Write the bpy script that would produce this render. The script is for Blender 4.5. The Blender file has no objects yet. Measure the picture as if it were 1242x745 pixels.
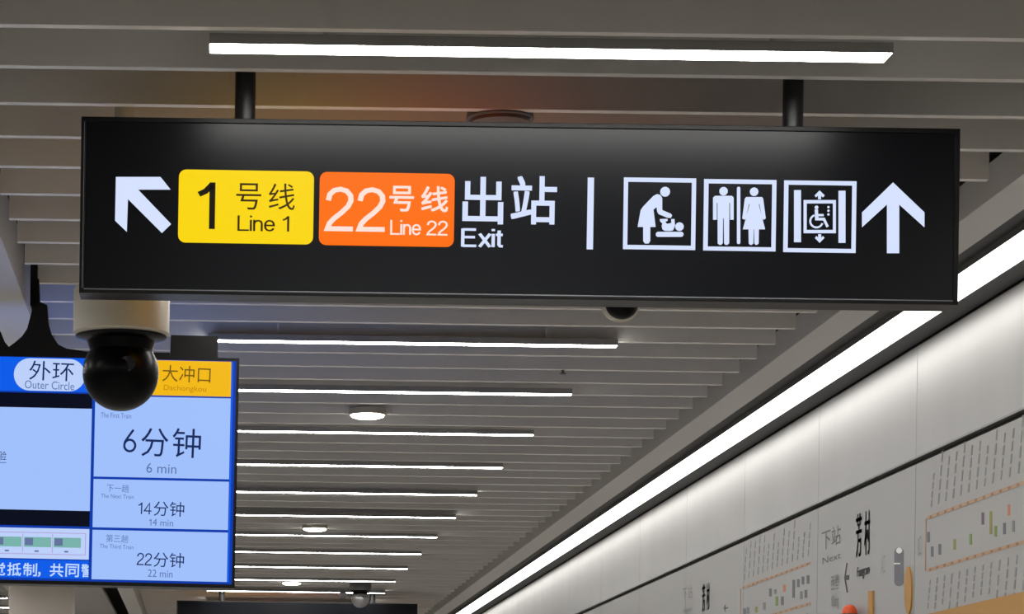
import bpy, bmesh, math, random
from mathutils import Vector, Matrix

# ---------------------------------------------------------------- camera
F = 3300.0            # focal length in pixels of a 1242 x 745 frame
CX, CY = 250.0, 950.0 # principal point (the photograph is an upper-right crop)
ROLL = 0.014
EYE = 1.60
scene = bpy.context.scene
COL = scene.collection
cam_d = bpy.data.cameras.new('camera')
cam = bpy.data.objects.new('camera', cam_d); COL.objects.link(cam)
cr, sr = math.cos(ROLL), math.sin(ROLL)
cam.matrix_world = Matrix(((cr, -sr, 0, 0), (0, 0, -1, 0), (sr, cr, 0, EYE), (0, 0, 0, 1)))
cam_d.sensor_width = 36.0
cam_d.lens = F / 1242.0 * 36.0
cam_d.shift_x = (621.0 - CX) / 1242.0
cam_d.shift_y = (CY - 372.5) / 1242.0
cam_d.clip_start = 0.05
scene.camera = cam

# ---------------------------------------------------------------- world and exposure
w = bpy.data.worlds.new('world'); scene.world = w; w.use_nodes = True
w.node_tree.nodes['Background'].inputs[0].default_value = (0.5, 0.5, 0.5, 1)
w.node_tree.nodes['Background'].inputs[1].default_value = 0.05
vs = scene.view_settings
vs.view_transform = 'Standard'; vs.look = 'None'; vs.gamma = 1.0; vs.use_curve_mapping = False
vs.exposure = 0.0
BAR_E, STRIP_E, DOWN_E = 36.0, 5.2, 22.0

# ---------------------------------------------------------------- helpers
def srgb(r, g, b):
    f = lambda c: (c/255/12.92) if c/255 <= 0.04045 else ((c/255+0.055)/1.055)**2.4
    return (f(r), f(g), f(b), 1)

def P(x, y, Y):
    """pixel of the 1242x745 frame at depth Y -> world point"""
    u, v = x - CX, CY - y
    return Vector(((u*cr - v*sr)*Y/F, Y, (u*sr + v*cr)*Y/F + EYE))

def PW(x, y, X):
    """pixel on the vertical plane at X -> world point"""
    u, v = x - CX, CY - y
    Y = X*F/(u*cr - v*sr)
    return Vector((X, Y, (u*sr + v*cr)*Y/F + EYE))

def mat(name, col, rough=0.5, metal=0.0, spec=0.5, noise=0.0, scale=20.0, stretch=(1, 1, 1), bump=0.0, coat=0.0):
    m = bpy.data.materials.new(name); m.use_nodes = True
    nt = m.node_tree; b = nt.nodes['Principled BSDF']
    b.inputs['Base Color'].default_value = col
    b.inputs['Roughness'].default_value = rough
    b.inputs['Metallic'].default_value = metal
    b.inputs['Specular IOR Level'].default_value = spec
    b.inputs['Coat Weight'].default_value = coat
    if noise or bump:
        tc = nt.nodes.new('ShaderNodeTexCoord'); mp = nt.nodes.new('ShaderNodeMapping')
        nz = nt.nodes.new('ShaderNodeTexNoise'); nz.inputs['Scale'].default_value = scale
        nz.inputs['Detail'].default_value = 4
        mp.inputs['Scale'].default_value = stretch
        nt.links.new(tc.outputs['Object'], mp.inputs[0]); nt.links.new(mp.outputs[0], nz.inputs['Vector'])
        if noise:
            mx = nt.nodes.new('ShaderNodeMix'); mx.data_type = 'RGBA'
            mx.inputs[6].default_value = tuple(c*(1-noise) for c in col[:3]) + (1,)
            mx.inputs[7].default_value = tuple(min(1, c*(1+noise)) for c in col[:3]) + (1,)
            nt.links.new(nz.outputs[0], mx.inputs[0]); nt.links.new(mx.outputs[2], b.inputs['Base Color'])
        if bump:
            bp = nt.nodes.new('ShaderNodeBump'); bp.inputs['Strength'].default_value = bump
            bp.inputs['Distance'].default_value = 0.002
            nt.links.new(nz.outputs[0], bp.inputs['Height']); nt.links.new(bp.outputs[0], b.inputs['Normal'])
    return m

def glow(name, col, strength=1.0, base=(0.003, 0.003, 0.004, 1), rough=0.4):
    m = mat(name, base, rough)
    b = m.node_tree.nodes['Principled BSDF']
    b.inputs['Emission Color'].default_value = col
    b.inputs['Emission Strength'].default_value = strength
    b.inputs['Specular IOR Level'].default_value = 0.08
    return m

M = {}
M['baffle'] = mat('baffle_paint', srgb(214, 211, 206), 0.42, noise=0.03, scale=6, stretch=(0.3, 1, 1))
M['board'] = mat('board_paint', srgb(196, 193, 190), 0.5)
M['dark'] = mat('dark_void', srgb(60, 55, 53), 0.8)
M['trimdark'] = mat('dark_trim', srgb(30, 29, 27), 0.5)
M['panel'] = mat('satin_panel', srgb(182, 182, 182), 0.36, metal=0.25, noise=0.10, scale=2.5, stretch=(1, 1, 0.12), bump=0.08)
M['panel_low'] = mat('satin_panel_lower', srgb(172, 172, 171), 0.45, metal=0.1, noise=0.02, scale=3)
M['groove'] = mat('groove_black', srgb(14, 14, 14), 0.6)
M['floor'] = mat('granite', srgb(205, 201, 195), 0.3, noise=0.1, scale=90)
M['wall'] = mat('plain_wall', srgb(165, 162, 158), 0.6, noise=0.03, scale=4)
M['column'] = mat('column_cladding', srgb(188, 180, 170), 0.4, noise=0.03, scale=4)
M['black'] = mat('black_powdercoat', srgb(16, 16, 17), 0.4, spec=0.25)
M['face'] = mat('sign_face', srgb(5, 7, 12), 0.30, spec=0.26)
M['rod'] = mat('rod_black', srgb(28, 28, 29), 0.35)
M['lampcase'] = mat('lamp_case', srgb(92, 90, 90), 0.5)
M['camwhite'] = mat('camera_white', srgb(186, 180, 166), 0.45)
M['ball'] = mat('camera_ball', srgb(4, 4, 6), 0.3, spec=0.1)
M['lens'] = mat('camera_lens', srgb(20, 20, 28), 0.05, spec=0.8, coat=0.6)
M['bar'] = glow('bar_diffuser', (1, 0.985, 0.95, 1), BAR_E)
M['strip'] = glow('strip_diffuser', (1, 0.97, 0.92, 1), STRIP_E)
M['down'] = glow('downlight_diffuser', (1, 0.97, 0.92, 1), DOWN_E)
M['off'] = mat('unlit_diffuser', srgb(96, 74, 66), 0.4)
M['white_l'] = glow('sign_white', srgb(214, 226, 255), 1.0)
M['yellow'] = glow('sign_yellow', srgb(250, 214, 8), 1.0)
M['orange'] = glow('sign_orange', srgb(255, 112, 6), 1.0)
M['yellow_r'] = glow('sign_yellow_rear', srgb(250, 200, 8), 3.0)
M['orange_r'] = glow('sign_orange_rear', srgb(255, 90, 10), 3.0)
M['ink'] = mat('sign_ink', srgb(52, 34, 6), 0.5, spec=0.1)
M['ink_b'] = mat('sign_ink_black', srgb(24, 18, 8), 0.5, spec=0.1)
M['cream'] = glow('sign_cream', srgb(255, 226, 214), 1.0)
M['tv_blue'] = glow('screen_blue', srgb(10, 92, 232), 1.0)
M['tv_deep'] = glow('screen_deep_blue', srgb(8, 58, 170), 1.0)
M['tv_pale'] = glow('screen_pale', srgb(160, 192, 252), 1.0)
M['tv_rear'] = glow('screen_rear', srgb(120, 160, 255), 1.7)
M['tv_pill'] = glow('screen_pill', srgb(188, 208, 250), 1.0)
M['tv_yellow'] = glow('screen_yellow', srgb(242, 184, 14), 1.0)
M['tv_black'] = glow('screen_black', srgb(4, 8, 26), 1.0)
M['tv_navy'] = glow('screen_navy', srgb(22, 42, 92), 1.0, base=(0, 0, 0, 1))
M['tv_grey'] = glow('screen_grey', srgb(92, 116, 170), 1.0, base=(0, 0, 0, 1))
M['tv_brown'] = glow('screen_brown', srgb(116, 84, 20), 1.0, base=(0, 0, 0, 1))
M['tv_ochre'] = glow('screen_ochre', srgb(196, 132, 14), 1.0, base=(0, 0, 0, 1))
M['tv_text'] = glow('screen_text_white', srgb(190, 216, 255), 1.0)
M['tv_green'] = glow('screen_green', srgb(120, 178, 170), 1.0)
M['tv_slate'] = glow('screen_slate', srgb(98, 116, 156), 1.0)
M['tv_pink'] = glow('screen_pink', srgb(176, 164, 214), 1.0)
M['p_orange'] = mat('print_orange', srgb(190, 138, 56), 0.5)
M['p_salmon'] = mat('print_salmon', srgb(188, 152, 118), 0.5)
M['p_grey'] = mat('print_grey', srgb(128, 128, 132), 0.5)
M['p_faint'] = mat('print_faint_grey', srgb(142, 142, 144), 0.5)
M['p_dark'] = mat('print_dark', srgb(50, 50, 54), 0.5)
M['p_slate'] = mat('print_slate', srgb(102, 102, 112), 0.5)
M['p_olive'] = mat('print_olive', srgb(150, 146, 62), 0.5)
M['p_green'] = mat('print_green', srgb(120, 150, 60), 0.5)
M['p_purple'] = mat('print_purple', srgb(104, 78, 98), 0.5)
M['p_red'] = mat('print_red', srgb(206, 128, 96), 0.5)
M['p_red2'] = mat('print_dash', srgb(160, 116, 84), 0.5)
M['p_white'] = mat('print_white', srgb(250, 250, 250), 0.4)
M['knob'] = mat('knob_orange', srgb(242, 92, 44), 0.3)
M['steel'] = mat('steel', srgb(150, 150, 150), 0.35, metal=0.7)

def link(name, me, material, parent=None):
    o = bpy.data.objects.new(name, me)
    if material is not None and not me.materials:
        me.materials.append(M[material] if isinstance(material, str) else material)
    COL.objects.link(o)
    if parent is not None:
        o.parent = parent
        o.matrix_parent_inverse = Matrix.Identity(4)
    return o

class MB:
    """collects shapes in world coordinates; build() stores them relative to an origin"""
    def __init__(s): s.bm = bmesh.new()
    def box(s, x0, x1, y0, y1, z0, z1, bevel=0.0):
        r = bmesh.ops.create_cube(s.bm, size=1.0)
        vs_ = r['verts']
        bmesh.ops.scale(s.bm, vec=(x1-x0, y1-y0, z1-z0), verts=vs_)
        bmesh.ops.translate(s.bm, vec=((x0+x1)/2, (y0+y1)/2, (z0+z1)/2), verts=vs_)
        if bevel:
            es = list({e for v in vs_ for e in v.link_edges})
            bmesh.ops.bevel(s.bm, geom=es, offset=bevel, segments=2, affect='EDGES', profile=0.6)
        return s
    def cyl(s, c, r, z0, z1, seg=32, r2=None, axis='Z'):
        rr = bmesh.ops.create_cone(s.bm, cap_ends=True, segments=seg, radius1=r, radius2=r if r2 is None else r2, depth=z1-z0)
        mtx = Matrix.Identity(4)
        if axis == 'X': mtx = Matrix.Rotation(math.pi/2, 4, 'Y')
        if axis == 'Y': mtx = Matrix.Rotation(-math.pi/2, 4, 'X')
        off = {'Z': Vector((c[0], c[1], (z0+z1)/2)), 'X': Vector(((z0+z1)/2, c[0], c[1])), 'Y': Vector((c[0], (z0+z1)/2, c[1]))}[axis]
        bmesh.ops.transform(s.bm, matrix=Matrix.Translation(off) @ mtx, verts=rr['verts'])
        return s
    def lathe(s, c, prof, seg=40):
        """profile (r, z) revolved about a vertical axis through c"""
        rings = []
        for r, z in prof:
            if r < 1e-6: rings.append([s.bm.verts.new((c[0], c[1], z))])
            else: rings.append([s.bm.verts.new((c[0]+r*math.cos(2*math.pi*i/seg), c[1]+r*math.sin(2*math.pi*i/seg), z)) for i in range(seg)])
        for a, b in zip(rings, rings[1:]):
            for i in range(seg):
                j = (i+1) % seg
                if len(a) == 1 and len(b) == 1: continue
                if len(a) == 1: s.bm.faces.new((a[0], b[i], b[j]))
                elif len(b) == 1: s.bm.faces.new((a[i], b[0], a[j]))
                else: s.bm.faces.new((a[i], b[i], b[j], a[j]))
        return s
    def prism(s, pts, d):
        """pts: world points of a flat outline; d: thickness vector"""
        d = Vector(d)
        a = [s.bm.verts.new(p) for p in pts]; b = [s.bm.verts.new(Vector(p)+d) for p in pts]
        s.bm.faces.new(a); s.bm.faces.new(b[::-1])
        for i in range(len(a)):
            j = (i+1) % len(a); s.bm.faces.new((a[i], b[i], b[j], a[j]))
        return s
    def build(s, name, material, parent=None, origin=(0, 0, 0), smooth=False):
        bmesh.ops.recalc_face_normals(s.bm, faces=s.bm.faces)
        o0 = Vector(origin)
        if parent is not None:
            q = parent; o0 = Vector((0, 0, 0))
            while q is not None: o0 += q.location; q = q.parent
        bmesh.ops.translate(s.bm, vec=-o0, verts=s.bm.verts)
        me = bpy.data.meshes.new(name); s.bm.to_mesh(me); s.bm.free()
        if smooth:
            for p in me.polygons: p.use_smooth = True
            try: me.set_sharp_from_angle(angle=math.radians(40))
            except Exception: pass
        o = link(name, me, material, parent)
        if parent is None: o.location = o0
        return o

def tag(o, label=None, cat=None, group=None, kind=None):
    if label: o['label'] = label
    if cat: o['category'] = cat
    if group: o['group'] = group
    if kind: o['kind'] = kind
    return o

def empty(name, loc, label=None, cat=None, group=None, kind=None):
    o = bpy.data.objects.new(name, None); COL.objects.link(o); o.location = loc; o.empty_display_size = 0.1
    return tag(o, label, cat, group, kind)

def copy_tree(o, parent=None):
    c = o.copy(); COL.objects.link(c); c.parent = parent
    for ch in list(o.children): copy_tree(ch, c)
    return c

# --- flat graphics on a plane parallel to the image, given in pixels
def rot(pts, piv, th):
    c, s_ = math.cos(th), math.sin(th)
    return [(piv[0]+(x-piv[0])*c-(y-piv[1])*s_, piv[1]+(x-piv[0])*s_+(y-piv[1])*c) for x, y in pts]
def rect(x0, y0, x1, y1): return [(x0, y0), (x1, y0), (x1, y1), (x0, y1)]
def rrect(x0, y0, x1, y1, r, n=6):
    p = []
    for cx, cy, a in ((x1-r, y0+r, -90), (x1-r, y1-r, 0), (x0+r, y1-r, 90), (x0+r, y0+r, 180)):
        for i in range(n+1):
            t = math.radians(a + 90*i/n); p.append((cx+r*math.cos(t), cy+r*math.sin(t)))
    return p
def circ(cx, cy, r, n=24, ry=None):
    return [(cx+r*math.cos(2*math.pi*i/n), cy+(ry or r)*math.sin(2*math.pi*i/n)) for i in range(n)]
def ringsegs(cx, cy, r0, r1, a0, a1, n=20):
    p = []
    for i in range(n+1):
        t = math.radians(a0+(a1-a0)*i/n); p.append((cx+r1*math.cos(t), cy+r1*math.sin(t)))
    for i in range(n, -1, -1):
        t = math.radians(a0+(a1-a0)*i/n); p.append((cx+r0*math.cos(t), cy+r0*math.sin(t)))
    return p
def frame_polys(o, i):
    return [rect(o[0], o[1], o[2], i[1]), rect(o[0], i[3], o[2], o[3]), rect(o[0], i[1], i[0], i[3]), rect(i[2], i[1], o[2], i[3])]

def glyphs(text, bold=0.0):
    """(verts2d, faces) of a text in the built-in font"""
    cu = bpy.data.curves.new('lettering', 'FONT'); cu.body = text; cu.size = 1.0
    cu.resolution_u = 3; cu.offset = bold; cu.fill_mode = 'BOTH'
    o = bpy.data.objects.new('lettering', cu); COL.objects.link(o)
    dg = bpy.context.evaluated_depsgraph_get(); dg.update()
    me = bpy.data.meshes.new_from_object(o.evaluated_get(dg))
    vsx = [(v.co.x, v.co.y) for v in me.vertices]; fs = [tuple(p.vertices) for p in me.polygons]
    bpy.data.objects.remove(o); bpy.data.curves.remove(cu); bpy.data.meshes.remove(me)
    x0 = min(v[0] for v in vsx); x1 = max(v[0] for v in vsx); y0 = min(v[1] for v in vsx); y1 = max(v[1] for v in vsx)
    return [((x-x0)/(x1-x0), (y-y0)/(y1-y0)) for x, y in vsx], fs

STROKES = {
 'L': ([[(0.05, 1), (0.05, 0.05), (0.56, 0.05)]], 0.60),
 'i': ([[(0.05, 0), (0.05, 0.73)], [(0.05, 0.88), (0.05, 1)]], 0.16),
 'n': ([[(0.05, 0), (0.05, 0.73)], [(0.05, 0.46), (0.08, 0.58), (0.16, 0.66), (0.27, 0.68), (0.37, 0.63), (0.42, 0.5), (0.42, 0)]], 0.54),
 'e': ([[(0.04, 0.38), (0.47, 0.38), (0.45, 0.53), (0.37, 0.65), (0.25, 0.69), (0.14, 0.65), (0.06, 0.53), (0.04, 0.36), (0.06, 0.19), (0.14, 0.08), (0.26, 0.04), (0.38, 0.08), (0.46, 0.2)]], 0.58),
 '1': ([[(0.02, 0.74), (0.15, 0.81), (0.27, 0.95)], [(0.28, 0), (0.28, 1.0)]], 0.46),
 '2': ([[(0.05, 0.69), (0.08, 0.83), (0.17, 0.92), (0.30, 0.95), (0.43, 0.91), (0.51, 0.81), (0.52, 0.69), (0.46, 0.56), (0.33, 0.42), (0.17, 0.28), (0.08, 0.17), (0.04, 0.05), (0.57, 0.05)]], 0.66),
 '4': ([[(0.44, 0), (0.44, 0.96), (0.04, 0.29), (0.62, 0.29)]], 0.68),
 '6': ([[(0.42, 0.98), (0.2, 0.66), (0.08, 0.46), (0.04, 0.3)], [(0.04+0.24*(1-math.cos(t*math.pi/8)), 0.29+0.25*math.sin(t*math.pi/8)) for t in range(17)]], 0.62),
 'E': ([[(0.06, 0), (0.06, 1)], [(0.06, 0.95), (0.60, 0.95)], [(0.06, 0.53), (0.56, 0.53)], [(0.06, 0.05), (0.62, 0.05)]], 0.72),
 'x': ([[(0.03, 0), (0.46, 0.73)], [(0.46, 0), (0.03, 0.73)]], 0.54),
 't': ([[(0.13, 0.92), (0.13, 0.14), (0.17, 0.06), (0.29, 0.05)], [(0, 0.68), (0.28, 0.68)]], 0.34),
 ' ': ([], 0.30),
}
def stroked(text, wd):
    """plain grotesque lettering drawn as strokes of width wd (cap height 1)"""
    vsx, fs, x = [], [], 0.0
    for ch in text:
        sts, adv = STROKES[ch]
        for st in sts:
            n = len(st); base = len(vsx)
            for i, p in enumerate(st):
                a = Vector(st[max(i-1, 0)]); b = Vector(st[min(i+1, n-1)]); q = Vector(p)
                d0 = (q-a).normalized() if i > 0 else None; d1 = (b-q).normalized() if i < n-1 else None
                d = ((d0 or d1) + (d1 or d0)); d = d.normalized() if d.length > 1e-6 else (d0 or d1)
                nn = Vector((-d.y, d.x)); ref = d0 or d1
                k = 1/max(0.45, abs(nn.dot(Vector((-ref.y, ref.x)))))
                for sg in (1, -1): vsx.append((x+p[0]+nn.x*sg*wd/2*k, p[1]+nn.y*sg*wd/2*k))
            for i in range(n-1):
                fs.append((base+2*i, base+2*i+1, base+2*i+3, base+2*i+2))
        x += adv
    x0 = min(v[0] for v in vsx); x1 = max(v[0] for v in vsx); y0 = min(v[1] for v in vsx); y1 = max(v[1] for v in vsx)
    return [((a-x0)/(x1-x0), (b-y0)/(y1-y0)) for a, b in vsx], fs

def lettering(name, text, box, mapper, lift, material, parent, bold=0.0, th=0.0, label=None, stroke=0.0, fat=0.0):
    """fit the text's ink into box (x0,y0,x1,y1) pixels; mapper maps a pixel to a world point"""
    n, fs = stroked(text, stroke) if stroke else glyphs(text, 0.0)
    x0, y0, x1, y1 = box; piv = ((x0+x1)/2, (y0+y1)/2)
    if fat:   # heavier weight: the outline laid down again a fraction to each side
        x0 += fat; x1 -= fat; y0 += fat; y1 -= fat
    raw = [(x0+a*(x1-x0), y1-b*(y1-y0)) for a, b in n]
    if fat:
        m0 = len(raw); r0 = list(raw); f0 = list(fs); fs = list(fs)
        for q_, (dx, dy) in enumerate(((-fat, -fat), (fat, -fat), (-fat, fat), (fat, fat))):
            raw += [(x+dx, y+dy) for x, y in r0]
            fs += [tuple(i+m0*(q_+1) for i in f) for f in f0]
    pts = rot(raw, piv, th)
    lift = Vector(lift)
    par = Vector((0, 0, 0)); q = parent
    while q is not None: par += q.location; q = q.parent
    vw = [mapper(*p)+lift-par for p in pts]
    me = bpy.data.meshes.new(name); me.from_pydata(vw, [], fs); me.update()
    o = link(name, me, material, parent)
    if label: o['label'] = label
    return o

# ================================================================= SETTING
XF0, XF1 = -0.584, 2.016          # ends of the baffles
ZC = EYE + 1.60                   # underside of the baffles
HF = F*1.6/1000
def fin_y(k): return HF*(1.0929+0.0628*k)
XW = 2.517                        # right wall
Y0, Y1 = -5.0, 38.0

# right wall: backing with separate panels
TOPW = 0.0
wall = MB().box(XW+0.02, XW+0.25, Y0, Y1, 0, ZC+0.6).build('wall_right', 'groove')
tag(wall, kind='structure')
PP = 1.55; YS = 9.71
zg = EYE + 1.185
k0 = int((Y0-YS)/PP)
for k in range(-6, 17):
    a, b = YS+PP*k+0.0025, YS+PP*(k+1)-0.0025
    pu = MB().box(XW, XW+0.03, a, b, zg+0.012, ZC-0.004, 0.002).build('panel', 'panel', wall)
    pl = MB().box(XW, XW+0.03, a, b, 1.0, zg-0.012, 0.002).build('panel', 'panel_low', wall)
MB().box(XW, XW+0.03, Y0, Y1, 0.0, 0.995).build('dado', 'panel_low', wall)
MB().box(XW-0.006, XW+0.03, Y0, Y1, zg+0.006, zg+0.0125).build('groove_trim', 'steel', wall)

flo = tag(MB().box(-6.2, XW+0.25, Y0, Y1, -0.2, 0).build('floor', 'floor'), kind='structure')
wl = tag(MB().box(-6.2, -6.0, Y0, Y1, 0, ZC+0.6).build('wall_left', 'wall'), kind='structure')
tag(MB().box(-6.2, XW+0.25, Y1, Y1+0.2, 0, ZC+0.6).build('wall_front', 'wall'), kind='structure')
tag(MB().box(-6.2, XW+0.25, Y0-0.2, Y0, 0, ZC+0.6).build('wall_back', 'wall'), kind='structure')

ceil = tag(MB().box(-6.2, XW+0.25, Y0, Y1, ZC+0.40, ZC+0.6).build('ceiling', 'dark'), kind='structure')
bm0 = MB().box(XF0, XF1, -0.014, 0.014, 0, 0.15, 0.0015)
bf = bm0.build('baffle', 'baffle'); bf.location = (0, fin_y(0), ZC)
bf.parent = ceil
for k in range(-17, 96):
    if k == 0: continue
    c = bf.copy(); c.location = (0, fin_y(k), ZC); COL.objects.link(c)
lb = MB().box(-4.3, -1.72, -0.014, 0.014, 0, 0.15, 0.0015).build('baffle', 'baffle'); lb.location = (0, fin_y(44), ZC); lb.parent = ceil
for k in range(45, 72):
    c = lb.copy(); c.location = (0, fin_y(k), ZC); COL.objects.link(c)
# carriers above the baffles (seen in the end gaps)
MB().box(XF1-0.03, XF1-0.005, Y0, Y1, ZC+0.151, ZC+0.19).build('carrier_rail', 'dark', ceil)
MB().box(XF0+0.005, XF0+0.03, Y0, Y1, ZC+0.151, ZC+0.19).build('carrier_rail', 'dark', ceil)

# longitudinal boards and the recess trims beside the strip light
tag(MB().box(2.086, 2.214, Y0, Y1, ZC, ZC+0.10, 0.002).build('trim_1', 'board'), kind='structure')
tag(MB().box(2.2141, 2.2925, Y0, Y1, ZC+0.02, ZC+0.12).build('trim_2', 'trimdark'), kind='structure')
tag(MB().box(2.4265, 2.5165, Y0, Y1, ZC+0.004, ZC+0.12).build('trim_3', 'trimdark'), kind='structure')
tag(MB().box(-0.735, -0.608, Y0, Y1, ZC-0.05, ZC+0.12, 0.002).build('trim_4', 'board'), kind='structure')
tag(MB().box(-1.70, -0.885, Y0, Y1, ZC, ZC+0.03).build('trim_5', 'wall'), kind='structure')
tag(MB().box(-6.0, -4.35, Y0, Y1, ZC, ZC+0.03).build('trim_6', 'wall'), kind='structure')

# ================================================================= LIGHTS OF THE STATION
sl = empty('strip_light', (2.373, 10, ZC), 'long continuous white strip light running along the top of the right wall', 'strip light')
MB().box(2.297, 2.4235, Y0+0.1, Y1-0.1, ZC+0.002, ZC+0.01).build('diffuser', 'strip', sl)
hs = MB(); hs.box(2.2935, 2.426, Y0+0.1, Y1-0.1, ZC+0.0105, ZC+0.09); hs.box(2.293, 2.296, Y0+0.1, Y1-0.1, ZC, ZC+0.0105); hs.box(2.4240, 2.426, Y0+0.1, Y1-0.1, ZC, ZC+0.0105)
hs.build('housing', 'lampcase', sl)

def settle(o):
    # slide the hanger rods along the lamp so that they rise between two baffles
    y = o.location.y
    for dy in (0, 0.03, -0.03):
        k = (y+dy-fin_y(0))/(HF*0.0628)
        if abs(k-round(k))*HF*0.0628 > 0.022: break
    for c in o.children:
        if c.name.startswith('hanger_rod'): c.location.y = dy

M['case_pale'] = mat('linear_lamp_case', srgb(140, 138, 136), 0.5)
def make_bar(x0, x1):
    r = empty('linear_light', (0, 0, 0), 'x', 'ceiling light', 'linear ceiling lights across the baffles')
    h = MB()
    h.box(x0, x1, -0.041, 0.041, 0.006, 0.022)
    h.box(x0, x1, -0.041, -0.038, 0, 0.006); h.box(x0, x1, 0.038, 0.041, 0, 0.006)
    h.build('housing', 'case_pale', r)
    for xm in (x0+0.25, x1-0.25):
        MB().box(xm-0.005, xm+0.005, -0.005, 0.005, 0.0219, 0.4222).build('hanger_rod', 'baffle', r)
    MB().box(x0+0.002, x1-0.001, -0.038, 0.038, 0.0, 0.0058).build('diffuser', 'bar', r)
    return r
ordw = ['third', 'fourth', 'fifth', 'sixth', 'seventh', 'eighth', 'ninth', 'tenth', 'eleventh', 'twelfth', 'thirteenth', 'fourteenth']
proto = make_bar(-0.015, 1.443)
ZB = EYE + 1.5775
used = False
for k in [-5, -4, -3, -2] + list(range(0, 18)):
    y = F*1.5775e-3*(1.122+0.2438*k)
    o = proto if not used else copy_tree(proto); used = True
    if k == 3: y *= 1.006
    if k >= 3: o.scale.y = 0.72
    o.location = (0, y, ZB); settle(o)
    if k == 0: l = 'long bright linear ceiling light with dark housing directly above the large hanging sign'
    elif k < 0: l = 'linear ceiling light nearer than the photo frame shows, %s ahead of the large sign' % ['first', 'second', 'third', 'fourth', 'fifth'][-k-1]
    elif k in (1, 2): l = 'linear ceiling light hidden from view right behind the large hanging sign, %s row' % ('nearer' if k == 1 else 'farther')
    elif k == 3: l = 'linear ceiling light nearest below the large sign, starting at the black screen mount'
    elif k <= 13: l = 'thin white linear ceiling light, %s counted down from the large sign\'s lower edge' % {4: 'second', 5: 'third', 6: 'fourth', 7: 'fifth', 8: 'sixth', 9: 'seventh', 10: 'eighth', 11: 'ninth', 12: 'tenth', 13: 'eleventh'}[k]
    elif k == 14: l = 'thin white linear ceiling light just above the far dark sign'
    else: l = 'distant linear ceiling light behind the far dark sign, %s beyond it' % {15: 'first', 16: 'second', 17: 'third'}[k]
    o['label'] = l
lp = make_bar(-3.2, -1.75)
used = False
for k in range(-5, 18):
    y = F*1.5775e-3*(1.122+0.2438*k)
    o = lp if not used else copy_tree(lp); used = True
    o.location = (0, y, ZB); settle(o); o['group'] = 'linear lights beyond the columns'
    o['label'] = 'linear ceiling light left of the columns, %s from the near end of its row' % (['nearest', 'second', 'third', 'fourth', 'fifth', 'sixth', 'seventh', 'eighth', 'ninth', 'tenth', 'eleventh', 'twelfth', 'thirteenth', 'fourteenth', 'fifteenth', 'sixteenth', 'seventeenth', 'eighteenth', 'nineteenth', 'twentieth', 'twenty-first', 'twenty-second', 'farthest'][k+5])

def downlight(y, x, lit, label):
    r = empty('downlight', (x, y, ZC), label, 'downlight', 'round ceiling downlights')
    c = (x, y)
    MB().lathe(c, [(0.0, ZC+0.02), (0.078, ZC+0.02), (0.08, ZC-0.004), (0.076, ZC-0.008), (0.072, ZC-0.006), (0.0, ZC-0.006)]).build('rim', 'lampcase' if not lit else 'camwhite', r, smooth=True)
    MB().lathe(c, [(0.070, ZC-0.0065), (0.069, ZC-0.014), (0.05, ZC-0.020), (0.0, ZC-0.022)]).build('diffuser', 'down' if lit else 'off', r, smooth=True)
downlight(6.50, 0.68, False, 'unlit dark reddish round downlight peeking over the large sign\'s top edge')
downlight(11.71, 0.672, True, 'largest glowing round downlight, between the second and third light bars')
downlight(16.95, 0.655, True, 'middle glowing round downlight, of the three lit ones')
downlight(21.56, 0.655, True, 'smallest glowing round downlight, just above the far dark sign')

# ================================================================= COLUMNS
col = empty('column', (-1.33, 21.75, 0), 'pale beige square column below the left part of the screen', 'column', 'platform columns')
MB().box(-1.58, -1.08, 21.5, 22.0, 0.12, ZC-0.001, 0.006).build('shaft', 'column', col)
MB().box(-1.60, -1.06, 21.48, 22.02, 0, 0.12, 0.004).build('base', 'trimdark', col)
c2 = copy_tree(col); c2.location.y += 8.0; c2['label'] = 'farther brownish column showing right of the nearer pale column'

# ================================================================= HANGING SIGN
SY = 6.148           # front of the sign
SX0, SX1 = P(97.2, 250, SY).x, P(1163.5, 265, SY).x
SZ1 = P(630, 148.5, SY).z; SZ0 = P(630, 362.5, SY).z
sign = empty('hanging_sign', ((SX0+SX1)/2, SY+0.045, SZ0), 'large black hanging direction sign with lit white symbols and yellow and orange line badges', 'sign')
m = MB(); D = 0.09; t = 0.011
m.box(SX0, SX1, SY, SY+D, SZ1-t, SZ1, 0.0015); m.box(SX0, SX1, SY, SY+D, SZ0, SZ0+t*0.75, 0.0015)
m.box(SX0, SX0+t, SY, SY+D, SZ0, SZ1, 0.0015); m.box(SX1-t, SX1, SY, SY+D, SZ0, SZ1, 0.0015)
m.build('frame', 'black', sign)
MB().box(SX0+t, SX1-t, SY+0.004, SY+D-0.004, SZ0+t*0.7, SZ1-t).build('display_panel', 'face', sign)
M['edge'] = mat('painted_highlight_grey', srgb(120, 122, 126), 0.4)
es = MB(); es.box(SX0+t, SX1-t, SY+0.0015, SY+0.0045, SZ0+t*0.75, SZ0+t*0.75+0.0022); es.box(SX0+t*0.6, SX0+t*0.6+0.0014, SY-0.0006, SY+0.0006, SZ0+t, SZ1-t)  # grey slivers paint in the highlight along the frame's bottom and left lip
es.build('painted_highlight', 'edge', sign)
for px in (297.5, 962.0):
    x = P(px, 115, SY+0.045).x
    rd = MB().cyl((x, SY+0.045), 0.0235, SZ1-0.002, ZC+0.39, 28).build('suspension_rod', 'rod', sign, smooth=True)
    MB().cyl((x, SY+0.045), 0.032, SZ1, SZ1+0.004, 28).build('flange', 'black', rd, smooth=True)

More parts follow.
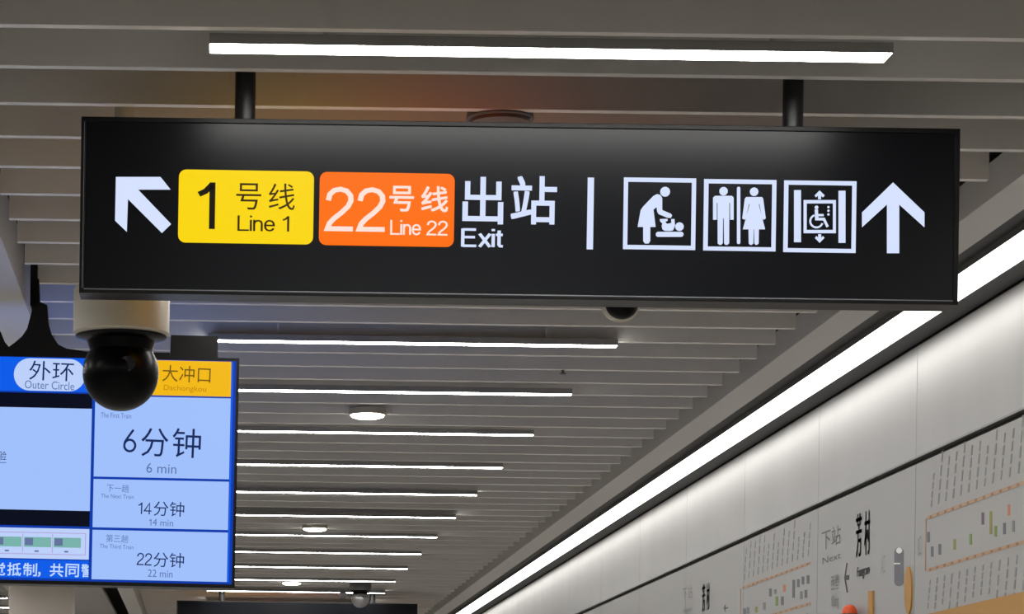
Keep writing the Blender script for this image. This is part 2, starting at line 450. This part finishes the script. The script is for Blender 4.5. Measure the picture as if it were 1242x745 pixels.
TH = 0.016
GY = SY+0.0039
mp_sign = lambda x, y: P(x, y, GY)
def S(name, polys, material, parent=sign, layer=1, piv=None, scale=None, off=None, label=None):
    mb = MB()
    for pl in polys:
        if scale: pl = [(off[0]+x/scale, off[1]+y/scale) for x, y in pl]
        elif piv: pl = rot(pl, piv, TH)
        mb.prism([P(x, y, GY)+Vector((0, -0.0012*(layer-1), 0)) for x, y in pl], (0, -0.0012, 0))
    o = mb.build(name, material, parent)
    if label: o['label'] = label
    return o
LL = lambda n: (0, -0.0012*n-0.0003, 0)
S('arrow', [[(145, 243), (300, 243), (335, 287), (222, 287), (337, 407), (305, 438), (187, 320), (183, 434), (142, 395)]], 'white_l', scale=2.867, off=(90, 130), label='white arrow pointing up and left')
yb = S('badge', [rrect(216.5, 206.9, 380.3, 295.5, 9)], 'yellow', piv=(298.5, 251), label='yellow rounded line badge')
lettering('lettering', '1', (239.3, 221.4, 261, 278), mp_sign, LL(1), 'ink_b', yb, 0, TH, 'large black numeral 1', stroke=0.115)
lettering('lettering', '号', (286.5, 222.5, 316.8, 254.5), mp_sign, LL(1), 'ink', yb, 0.0, TH)
lettering('lettering', '线', (326, 222.8, 357.6, 254.8), mp_sign, LL(1), 'ink', yb, 0.0, TH)
lettering('lettering', 'Line 1', (288, 262, 350.8, 281), mp_sign, LL(1), 'ink', yb, 0.0, TH, stroke=0.105)
ob = S('badge', [rrect(387.3, 209.8, 551, 298.6, 9)], 'orange', piv=(469, 254.2), label='orange rounded line badge')
lettering('lettering', '22', (393, 226.9, 467.3, 281), mp_sign, LL(1), 'cream', ob, 0.0, TH, 'large cream numeral 22', stroke=0.11)
lettering('lettering', '号', (472.4, 225.6, 502.2, 256.8), mp_sign, LL(1), 'cream', ob, 0, TH, fat=0.45)
lettering('lettering', '线', (510.8, 226, 543.6, 257.4), mp_sign, LL(1), 'cream', ob, 0, TH, fat=0.45)
lettering('lettering', 'Line 22', (473.2, 267.4, 543, 285.8), mp_sign, LL(1), 'cream', ob, 0.0, TH, stroke=0.12)
lettering('lettering', '出', (561, 214.6, 610.6, 272), mp_sign, LL(0), 'white_l', sign, 0, TH, fat=0.85)
lettering('lettering', '站', (619.6, 213.6, 675.4, 272.4), mp_sign, LL(0), 'white_l', sign, 0, TH, fat=0.85)
lettering('lettering', 'Exit', (559.2, 277.2, 610.2, 300.4), mp_sign, LL(0), 'white_l', sign, 0, TH, stroke=0.14)
S('divider_bar', [rect(712.2, 215.6, 719.8, 302.6)], 'white_l', piv=(716, 259))
S6, O1, O2 = 6.21, (750, 205), (940, 205)
skew = lambda pls: [rot(p, (sum(q[0] for q in p)/len(p), sum(q[1] for q in p)/len(p)), TH) for p in pls]
def fr(o, i, off, parent=sign):
    c = ((o[0]+o[2])/2, (o[1]+o[3])/2)
    return S('pictogram_frame', [rot(p, c, 0.014) for p in frame_polys(o, i)], 'white_l', parent, 1, None, S6, off)
f1 = fr((38, 68, 582, 608), (70, 100, 550, 576), O1)
S('changing_figure', [circ(352, 172, 37),
   [(290, 190), (315, 196), (330, 220), (330, 310), (395, 338), (405, 352), (395, 369), (370, 368), (302, 340), (292, 320), (288, 287), (264, 308), (280, 437), (240, 437), (240, 543), (228, 562), (200, 562), (187, 545), (187, 437), (145, 437), (168, 310), (185, 285), (262, 205)]],
  'white_l', f1, scale=S6, off=O1)
S('baby_figure', [circ(460, 435, 32), [(312, 378), (368, 376), (372, 390), (352, 400), (366, 414), (398, 408), (398, 378), (422, 378), (426, 430), (412, 462), (395, 467), (350, 467), (332, 455), (326, 430), (332, 412), (314, 394)], rrect(282, 474, 490, 512, 18)],
  'white_l', f1, scale=S6, off=O1)
f2 = fr((642, 80, 1187, 618), (676, 112, 1155, 588), O1)
S('man_figure', [circ(792, 168, 32), [(728, 203), (855, 203), (868, 216), (868, 383), (842, 383), (841, 255), (835, 255), (834, 560), (822, 572), (805, 572), (796, 560), (794, 372), (788, 372), (786, 560), (776, 572), (760, 572), (748, 560), (747, 255), (741, 255), (741, 383), (713, 383), (713, 216)]],
  'white_l', f2, scale=S6, off=O1)
S('wall_line', [rrect(893, 135, 918, 566, 11)], 'white_l', f2, scale=S6, off=O1)
S('woman_figure', [circ(1022, 172, 32), [(962, 212), (1082, 212), (1090, 225), (1110, 373), (1094, 383), (1083, 372), (1062, 262), (1057, 270), (1105, 455), (1058, 455), (1056, 562), (1046, 572), (1034, 572), (1024, 562), (1022, 455), (1018, 455), (1016, 562), (1006, 572), (992, 572), (982, 562), (980, 455), (937, 455), (988, 270), (983, 262), (961, 372), (949, 383), (933, 373), (952, 225)]],
  'white_l', f2, scale=S6, off=O1)
f3 = fr((65, 90, 610, 630), (98, 122, 578, 600), O2)
S('shaft_bar', [rect(143, 160, 195, 552)], 'white_l', f3, scale=S6, off=O2)
S('shaft_bar', [rect(478, 165, 530, 557)], 'white_l', f3, scale=S6, off=O2)
S('lift_car', frame_polys((215, 235, 458, 484), (238, 260, 436, 460)), 'white_l', f3, scale=S6, off=O2)
S('small_arrow', [[(335, 162), (374, 200), (362, 214), (346, 202), (346, 228), (324, 228), (324, 202), (308, 214), (298, 200)]], 'white_l', f3, scale=S6, off=O2)
S('small_arrow', [[(336, 557), (372, 520), (360, 506), (347, 518), (347, 492), (325, 492), (325, 518), (312, 506), (300, 520)]], 'white_l', f3, scale=S6, off=O2)
S('wheelchair_figure', [circ(312, 290, 14, 14), [(299, 306), (323, 306), (324, 340), (366, 340), (366, 356), (326, 356), (327, 368), (374, 368), (404, 432), (388, 442), (362, 388), (302, 388)], ringsegs(312, 394, 40, 54, 20, 250), circ(402, 288, 9, 10), circ(402, 315, 9, 10), circ(402, 343, 9, 10)],
  'white_l', f3, scale=S6, off=O2)
S('arrow', [[(888, 102), (1125, 328), (1125, 440), (935, 268), (935, 635), (843, 635), (843, 268), (655, 440), (655, 328)]], 'white_l', scale=S6, off=O2, label='white arrow pointing straight up')
# back face: its own lit badges and lettering
def back(x0, x1, z0, z1, name, material, lab=None):
    o = MB().box(x0, x1, SY+D-0.0041, SY+D-0.002, z0, z1, 0.0).build(name, material, sign)
    if lab: o['label'] = lab
zt, zb = SZ0+0.29, SZ0+0.12
back(0.02, 0.33, zb, zt, 'badge', 'yellow_r', 'yellow badge on the rear face')
back(0.36, 0.67, zb, zt, 'badge', 'orange_r', 'orange badge on the rear face')
back(0.88, 0.894, zb, zt, 'divider_bar', 'white_l')
# far sign: same build, seen only along its top edge
s2 = copy_tree(sign); s2.location.y = 22.5; s2.location.x += 0.04
s2['label'] = 'far dark hanging sign at the bottom edge, left of centre'

# ================================================================= TRAIN TIME SCREEN
TY = 8.68; TT = 0.021; PIV = (200, 570)
mp_tv = lambda x, y: P(*rot([(x, y)], PIV, TT)[0], TY)
bl, br = mp_tv(-195, 712), mp_tv(287.5, 712)
tv = empty('information_screen', mp_tv(46, 712)+Vector((0, 0.05, 0)), 'wide hanging screen showing train times on blue and pale panels', 'screen')
def T(name, polys, material, parent=tv, layer=0.0, depth=None, label=None):
    mb = MB()
    for pl in polys:
        mb.prism([mp_tv(x, y)+Vector((0, -0.0008*layer, 0)) for x, y in pl], (0, depth if depth else 0.0006, 0))
    o = mb.build(name, material, parent)
    if label: o['label'] = label
    return o
T('bezel', frame_polys((-195, 433, 287.5, 712), (-191, 436.6, 284, 707.5)), 'black', depth=0.10, layer=4)
T('casing', [rect(-191.5, 436.1, 284.5, 708)], 'black', depth=0.09, layer=-2)
T('screen', [rect(-191, 436.6, 284, 707.5)], 'tv_deep', depth=0.0006, layer=0, label='lit blue screen background')
T('screen', [rect(-191, 436.6, 284, 707.5)], 'tv_rear', depth=0.0015, layer=-118, label='lit rear screen')
hd = T('header', [rect(-190, 437, 113, 478)], 'tv_blue', layer=1, label='blue header bar')
T('pill', [rrect(14.5, 438.2, 101, 477.4, 19.4, 10)], 'tv_pill', hd, layer=2)
TL = lambda n: (0, -0.0008*n-0.0003, 0)
lettering('lettering', '外环', (33, 441.5, 87, 465), mp_tv, TL(2), 'tv_navy', hd, 0.0, TT)
lettering('lettering', 'Outer Circle', (28, 465.5, 88, 475.5), mp_tv, TL(2), 'tv_grey', hd, 0.0, TT)
T('picture', [rect(-190, 480, 110, 641)], 'tv_black', layer=1, label='black bands above and below the picture')
pc = T('picture', [rect(-190, 498, 110, 622)], 'tv_pale', layer=2, label='pale blank picture area')
lettering('lettering', '体验', (-11, 551.5, 7.5, 562.5), mp_tv, TL(2), 'tv_navy', pc, 0.03, TT)
T('underline', [rect(-10, 565, 7.5, 566)], 'tv_grey', pc, layer=2.4)
st = T('carriage_strip', [rect(-190, 644, 110, 681)], 'tv_pill', layer=1)
T('outline', frame_polys((-160, 649, 106, 676), (-159, 650, 105, 675)), 'tv_pink', st, layer=2)
for i in range(7):
    x = 67-36.0*i
    cc = T('carriage', [rect(x, 655, x+33, 667)], 'tv_green', st, layer=2)
    T('carriage_mark', [rect(x+1, 656, x+11, 665)], 'tv_slate', st, layer=3)
    T('carriage_mark', [rect(x+13, 671, x+18, 673)], 'tv_slate', st, layer=3)
    T('separator', [rect(x-2, 651, x-1, 674)], 'tv_pink', st, layer=2)
tk = T('ticker', [rect(-190, 682.5, 112, 704.5)], 'tv_blue', layer=1)
for i, ch in enumerate('觉抵制'):
    lettering('lettering', ch, (-8+19.3*i, 686.5, 9+19.3*i, 702.5), mp_tv, TL(1), 'tv_text', tk, 0, TT, fat=0.25)
lettering('lettering', '，', (48.5, 697, 52, 703), mp_tv, TL(1), 'tv_text', tk, 0, TT, fat=0.25)
for i, ch in enumerate('共同警'):
    lettering('lettering', ch, (63+19*i, 686.5, 79.5+19*i-(2 if i == 2 else 0), 702.5), mp_tv, TL(1), 'tv_text', tk, 0, TT, fat=0.25)
T('divider', [rect(110, 478, 114, 706)], 'tv_deep', layer=2.5)
yh = T('header', [rect(113.5, 437.4, 278, 480)], 'tv_yellow', layer=3, label='yellow destination header')
lettering('lettering', '大冲口', (194.5, 443.5, 253, 463.5), mp_tv, TL(3), 'tv_brown', yh, 0.0, TT)
lettering('lettering', 'Dachongkou', (196.5, 467.5, 248, 476), mp_tv, TL(3), 'tv_ochre', yh, 0.0, TT)
p1 = T('time_panel', [rect(113.8, 482, 278, 580)], 'tv_pale', layer=3)
p2 = T('time_panel', [rect(113.8, 583, 278, 641.5)], 'tv_pale', layer=3)
p3 = T('time_panel', [rect(113.8, 644.7, 278, 704.6)], 'tv_pale', layer=3)
T('edge_line', [rect(278.5, 437, 280.5, 705)], 'tv_blue', layer=2)
L3 = TL(3)
lettering('lettering', 'The First Train', (121, 502.5, 158, 508.5), mp_tv, L3, 'tv_grey', p1, 0.0, TT)
lettering('lettering', '6', (148.8, 521.5, 165, 550), mp_tv, L3, 'tv_navy', p1, 0.0, TT, stroke=0.1)
lettering('lettering', '分', (170.5, 520, 203.5, 554.5), mp_tv, L3, 'tv_navy', p1, 0.0, TT)
lettering('lettering', '钟', (208.5, 519.5, 243, 555), mp_tv, L3, 'tv_navy', p1, 0.0, TT)
lettering('lettering', '6 min', (177.5, 562.5, 214, 574.5), mp_tv, L3, 'tv_grey', p1, 0.0, TT)
lettering('lettering', '下一趟', (130, 589, 157, 598.5), mp_tv, L3, 'tv_grey', p2, 0.0, TT)
lettering('lettering', 'The Next Train', (123, 601, 163, 606), mp_tv, L3, 'tv_grey', p2, 0.0, TT)
lettering('lettering', '14', (168.5, 609.5, 185, 624.5), mp_tv, L3, 'tv_navy', p2, 0.0, TT, stroke=0.1)
lettering('lettering', '分钟', (187.5, 608.5, 224.5, 626.5), mp_tv, L3, 'tv_navy', p2, 0.0, TT)
lettering('lettering', '1', (182, 630.2, 185, 638.3), mp_tv, L3, 'tv_grey', p2, 0.0, TT, stroke=0.12)
lettering('lettering', '4 min', (186.5, 630, 211.5, 638.5), mp_tv, L3, 'tv_grey', p2, 0.0, TT)
lettering('lettering', '第三趟', (130.5, 650, 157.5, 659.5), mp_tv, L3, 'tv_grey', p3, 0.0, TT)
lettering('lettering', 'The Third Train', (123, 662, 164, 667), mp_tv, L3, 'tv_grey', p3, 0.0, TT)
lettering('lettering', '22', (168, 671.5, 186.5, 686.5), mp_tv, L3, 'tv_navy', p3, 0.0, TT, stroke=0.1)
lettering('lettering', '分钟', (188.5, 670.5, 225.5, 688.5), mp_tv, L3, 'tv_navy', p3, 0.0, TT)
lettering('lettering', '22 min', (182, 691.5, 212, 700.5), mp_tv, L3, 'tv_grey', p3, 0.0, TT)
# black mount above the screen: flared neck up into the ceiling gap plus top plate
def TI(name, pts, material, y0, d):
    return MB().prism([P(x, y, TY)+Vector((0, y0, 0)) for x, y in pts], (0, d, 0)).build(name, material, tv)
TI('mount_plate', [(207, 404.5), (264.5, 406), (264, 436), (206, 434)], 'black', 0.03, 0.04)
neck = [(36.5, 336), (46.5, 336), (47.5, 364), (56.5, 368), (58, 390), (62, 404), (70, 416), (80, 421), (104, 424.5), (206, 426), (206, 436), (-180, 432), (-180, 418), (-60, 416), (-30, 390), (-8, 388), (0, 401), (5, 413), (10, 419), (18, 413), (26, 406), (32, 397), (35, 386), (37.5, 376)]
TI('mount_neck', neck, 'black', 0.03, 0.04)
TI('mount_neck', [(-140, 336), (-130, 336), (-126, 432), (-144, 432)], 'black', 0.03, 0.04)
a = P(41.5, 340, TY+0.05); b_ = P(-135, 338, TY+0.05)
for q in (a, b_):
    MB().box(q.x-0.011, q.x+0.011, q.y-0.02, q.y+0.02, ZC-0.08, ZC+0.39).build('hanger_post', 'black', tv)

# ================================================================= CAMERAS
def ptz(y, px, py_rim, scale, label, ballm, shellm):
    c = P(px, py_rim, y); zb_ = c.z; cx = c.x
    r = empty('dome_camera', (cx, y, zb_), label, 'security camera', 'ball security cameras')
    R = 0.1165*scale; B = 0.0925*scale
    MB().lathe((cx, y), [(0, zb_+0.001), (R*0.93, zb_+0.001), (R, zb_+0.008), (R, zb_+0.112*scale), (R*0.96, zb_+0.119*scale), (0.03, zb_+0.121*scale)], 48).build('housing', shellm, r, smooth=True)
    MB().lathe((cx, y), [(R*0.955, zb_+0.0005), (R*0.93, zb_-0.004), (B*0.9, zb_-0.012*scale), (B*0.8, zb_-0.04*scale), (0, zb_-0.04*scale)], 48).build('collar', 'ball', r, smooth=True)
    MB().cyl((cx, y), 0.024, zb_+0.118*scale, ZC+0.39, 24).build('drop_pole', shellm, r, smooth=True)
    zc = zb_-0.088*scale
    prof = [(B*math.sin(math.radians(t)), zc+B*math.cos(math.radians(t))) for t in range(25, 181, 6)]
    prof[-1] = (0, zc-B)
    bl_ = MB().lathe((cx, y), prof, 48).build('ball', ballm, r, smooth=True)
    lx, ly, lz = cx+B*0.25, y-B*0.93, zc+B*0.15
    MB().cyl((cx+B*0.2, zc+0.1*B), B*0.2, y-B*0.97, y-B*0.8, 28, axis='Y').build('lens', 'lens', bl_, smooth=True)
    return r
ptz(6.60, 147, 408.5, 1.0, 'black ball security camera on a cream housing under the large sign\'s left end', 'ball', 'camwhite')
far_cam = ptz(21.52, 437, 717, 0.74, 'small distant grey ball camera in front of the far dark sign', 'steel', 'lampcase')
a_ = P(415, 722, 21.52)
MB().cyl((21.52, a_.z), 0.012, a_.x, P(430, 722, 21.52).x, 12, axis='X').cyl((21.52, a_.z), 0.028, a_.x-0.02, a_.x+0.03, 16, axis='X').build('side_arm', 'lampcase', far_cam)
# ceiling mini dome under the large sign
cy = 8.94; cxx = P(752.5, 385, cy).x
dc = empty('ceiling_dome_camera', (cxx, cy, ZC), 'small dark dome camera with white rim peeking below the large sign\'s bottom edge', 'security camera')
MB().lathe((cxx, cy), [(0, ZC-0.001), (0.062, ZC-0.001), (0.0645, ZC-0.004)]+[(0.0645*math.cos(math.radians(t)), ZC-0.006-0.060*math.sin(math.radians(t))) for t in range(0, 90, 8)]+[(0, ZC-0.066)]).build('shell', 'camwhite', dc, smooth=True)
dz = ZC-0.010; dy_ = cy-0.022
MB().lathe((cxx, dy_), [(0, dz+0.052)]+[(0.056*math.cos(math.radians(t)), dz-0.052*math.sin(math.radians(t))) for t in range(-80, 90, 8)]+[(0, dz-0.052)]).build('dome', 'ball', dc, smooth=True)

# sprinkler
sp = P(683, 441, 10.413)
sk = empty('sprinkler', (sp.x, 10.413, ZC), 'tiny dark sprinkler head between the first two light bars below the sign', 'sprinkler')
MB().cyl((sp.x, 10.413), 0.006, ZC-0.012, ZC+0.001, 12).build('pipe', 'lampcase', sk)
MB().cyl((sp.x, 10.413), 0.012, ZC-0.016, ZC-0.012, 16).build('deflector', 'lampcase', sk)

# ================================================================= WALL PRINTS
WX = XW-0.0004
mw = lambda x, y: PW(x, y, WX)
def W(name, polys, material, parent, layer=0, label=None):
    mb = MB()
    for pl in polys:
        mb.prism([mw(x, y)+Vector((-0.0004*layer, 0, 0)) for x, y in pl], (-0.0006, 0, 0))
    o = mb.build(name, material, parent)
    if label: o['label'] = label
    return o
def wtext(text, box, material, parent, bold=0.0):
    # box in pixels; sheared so that its top and bottom follow the wall's perspective
    x0, y0, x1, y1 = box
    def f(x, y):
        ym = (y0+y1)/2
        sl_ = (950+0.014*0-ym)/(((x0+x1)/2)-250)
        return mw(x, y-(x-(x0+x1)/2)*sl_)
    return lettering('lettering', text, box, f, (-0.0012, 0, 0), material, parent, fat=bold*8)
def hl(z, x0, x1, th, material, parent, name='route_line', label=None):
    """horizontal strip on the wall at height z between pixel columns x0..x1"""
    def Yat(x):
        Y = 10.0
        for _ in range(20):
            Y = WX*F/((x-CX)*cr - ((z-EYE)*F/Y/cr - (x-CX)*sr/cr)*sr)
        return Y
    a, b = sorted((Yat(x0), Yat(x1)))
    o = MB().box(WX-0.0012, WX-0.0002, a, b, z-th/2, z+th/2).build(name, material, parent)
    if label: o['label'] = label
    return o
def wz(x, y): return mw(x, y).z

band = MB().box(WX-0.004, WX, Y0, Y1, EYE+0.42, wz(1242, 718)).build('wall_band', 'p_orange')
tag(band, 'orange horizontal band along the lower grey wall at bottom right', 'wall band')

def route_map(name_label, x0, x1, ytop, ybot, xr, colours, seed, nst):
    rm = empty('route_map', mw(x0, ybot), name_label, 'map', 'route maps printed on the right wall')
    zt_, zb_ = wz(x0, ytop), wz(x0, ybot)
    hl(zt_, x0, xr, 0.012, 'p_salmon', rm); hl(zb_, x0, xr, 0.012, 'p_salmon', rm)
    A = mw(x0-1.5, ytop)
    MB().box(WX-0.0012, WX-0.0002, A.y-0.004, A.y+0.01, zb_, zt_).build('route_line', 'p_salmon', rm)
    rnd = random.Random(seed)
    Ya, Yb = mw(x0, ytop).y, mw(xr, ytop).y
    mbs = MB(); dots = MB()
    for i in range(nst):
        yy = Ya + (Yb-Ya)*(i+0.5)/nst
        for base, s_ in ((zt_+0.035, 1), (zb_-0.035, -1)):
            L = rnd.uniform(0.10, 0.19)
            n = 4
            for q in range(n):
                a0, a1 = q/n*L, (q+0.75)/n*L
                sh = -0.25
                w_ = 0.0085*rnd.uniform(0.7, 1.2)
                pts = [(yy+sh*a0*s_-w_, base+s_*a0), (yy+sh*a0*s_+w_, base+s_*a0), (yy+sh*a1*s_+w_, base+s_*a1), (yy+sh*a1*s_-w_, base+s_*a1)]
                mbs.prism([Vector((WX-0.0002, p, z)) for p, z in pts], (-0.0006, 0, 0))
        for z in (zt_, zb_):
            dots.box(WX-0.0018, WX-0.0012, yy-0.012, yy+0.012, z-0.004, z+0.004)
    o = mbs.build('station_names', 'p_faint', rm); o['kind'] = 'stuff'
    o = dots.build('station_marks', 'p_red2', rm); o['kind'] = 'stuff'
    for (x, ya, yb, m_) in colours:
        W('transfer_mark', [rect(x-1.6, ya, x+1.6, yb)], m_, rm, label='%s transfer mark' % m_[2:])
    return rm
c1 = [(157, 425, 468, 'p_slate'), (172, 485, 527, 'p_slate'), (203, 475, 519, 'p_slate'), (264, 455, 498, 'p_olive'), (330, 433, 478, 'p_green'), (380, 345, 395, 'p_purple'), (413, 340, 435, 'p_olive'), (433, 400, 445, 'p_green'), (487, 312, 358, 'p_red'), (469, 388, 435, 'p_slate'), (506, 378, 425, 'p_grey')]
route_map('nearer printed route map with orange dashed lines and coloured marks at right', 1125, 1262, 628.5, 692, 1262, [(1080+x/3.39, 520+a/3.39, 520+b/3.39, m_) for x, a, b, m_ in c1], 3, 14)
c2_ = [(835, 460, 520, 'p_slate'), (872, 465, 500, 'p_grey'), (883, 520, 590, 'p_green'), (925, 520, 585, 'p_slate'), (940, 430, 485, 'p_red'), (1010, 395, 530, 'p_slate'), (1045, 390, 450, 'p_slate'), (1080, 370, 430, 'p_slate'), (1118, 360, 425, 'p_slate'), (1068, 480, 540, 'p_grey'), (1102, 470, 530, 'p_slate'), (665, 600, 650, 'p_grey'), (640, 610, 660, 'p_slate'), (730, 595, 640, 'p_olive'), (790, 565, 620, 'p_grey')]
route_map('farther faint route map on the wall, left of the station name', 900, 984, 713.5, 757, 983, [(800+x/6.21, 640+a/6.21, 640+b/6.21, m_) for x, a, b, m_ in c2_], 5, 14)

nm = empty('station_name_print', mw(1047, 705), 'black station name lettering with arrow printed on the right wall', 'wall lettering', 'station name prints')
wtext('芳', (1038.3, 623, 1045.6, 676), 'p_dark', nm, 0.03)
wtext('村', (1048.6, 619.5, 1055.6, 673), 'p_dark', nm, 0.03)
wtext('Fangcun', (1040, 686, 1055, 702), 'p_slate', nm, 0.01)
wtext('下站', (997, 640, 1020, 664), 'p_slate', nm, 0.0)
wtext('Next', (998, 673, 1020, 681), 'p_slate', nm, 0.0)
wtext('西塱', (1008, 697, 1017.5, 716), 'p_grey', nm, 0.0)
wtext('Xilang', (1008, 722, 1017.5, 740), 'p_grey', nm, 0.0)
W('arrow', [[(1024, 701.5), (1026.7, 683), (1028, 683), (1026.2, 698), (1030, 697.5), (1030, 703.5), (1026.2, 704), (1028.5, 719), (1027, 719)]], 'p_dark', nm)
nm2 = empty('station_name_print', mw(857, 744), 'small distant station name lettering left of the farther route map', 'wall lettering', 'station name prints')
wtext('芳', (851.6, 709, 855.6, 742), 'p_dark', nm2, 0.03)
wtext('村', (857, 707.5, 860.8, 740), 'p_dark', nm2, 0.03)
wtext('下站', (828, 711, 840, 728), 'p_grey', nm2, 0.0)
wtext('Next', (829, 737, 840, 742), 'p_grey', nm2, 0.0)
W('arrow', [[(878, 738), (879.5, 734), (880.3, 734), (879.3, 737.6), (883, 736.5), (883, 738), (879.3, 739), (880.3, 742), (879.5, 742)]], 'p_dark', nm2)

rd = empty('round_pictogram', mw(1090, 712), 'dark grey rounded pictogram with white mark on the wall beside the station name', 'wall pictogram')
W('plate', [rrect(1084.8, 664.5, 1096, 711, 5.2, 6)], 'p_slate', rd)
W('white_mark', [circ(1090.8, 668, 3.6, 14), rect(1084.5, 683, 1092, 684.6)], 'p_white', rd, 1)
wtext('A口', (1069, 675, 1074, 697), 'p_faint', rd)
wtext('B口', (1113.5, 651, 1118, 676), 'p_faint', rd)
od = tag(MB().prism([mw(x, y) for x, y in circ(1102.8, 716.5, 4.3, 28, 29)], (-0.006, 0, 0)).build('colour_disc', 'p_orange'), 'ochre disc on the grey wall beside the dark pictogram', 'wall disc', 'ochre discs on the wall')
od2 = tag(MB().prism([mw(x, y) for x, y in rect(1054.5, 717, 1060.2, 765)], (-0.006, 0, 0)).build('colour_bar', 'p_orange'), 'upright ochre bar on the grey wall below the black station name', 'wall bar')
kb = mw(1041, 745)
kn = empty('warning_lamp', (WX, kb.y, kb.z), 'orange red rounded lamp low on the wall beside the ochre bar', 'lamp')
mm = MB()
prof = [(0.030*math.cos(math.radians(t)), 0.036*math.sin(math.radians(t))) for t in range(0, 90, 9)]+[(0, 0.036)]
mm.lathe((WX-0.034, kb.y), [(r, kb.z+0.001+h) for r, h in prof]).build('lamp_cover', 'knob', kn, smooth=True)
MB().lathe((WX-0.034, kb.y), [(0, kb.z-0.03), (0.032, kb.z-0.03), (0.032, kb.z), (0, kb.z)]).build('lamp_base', 'lampcase', kn, smooth=True)
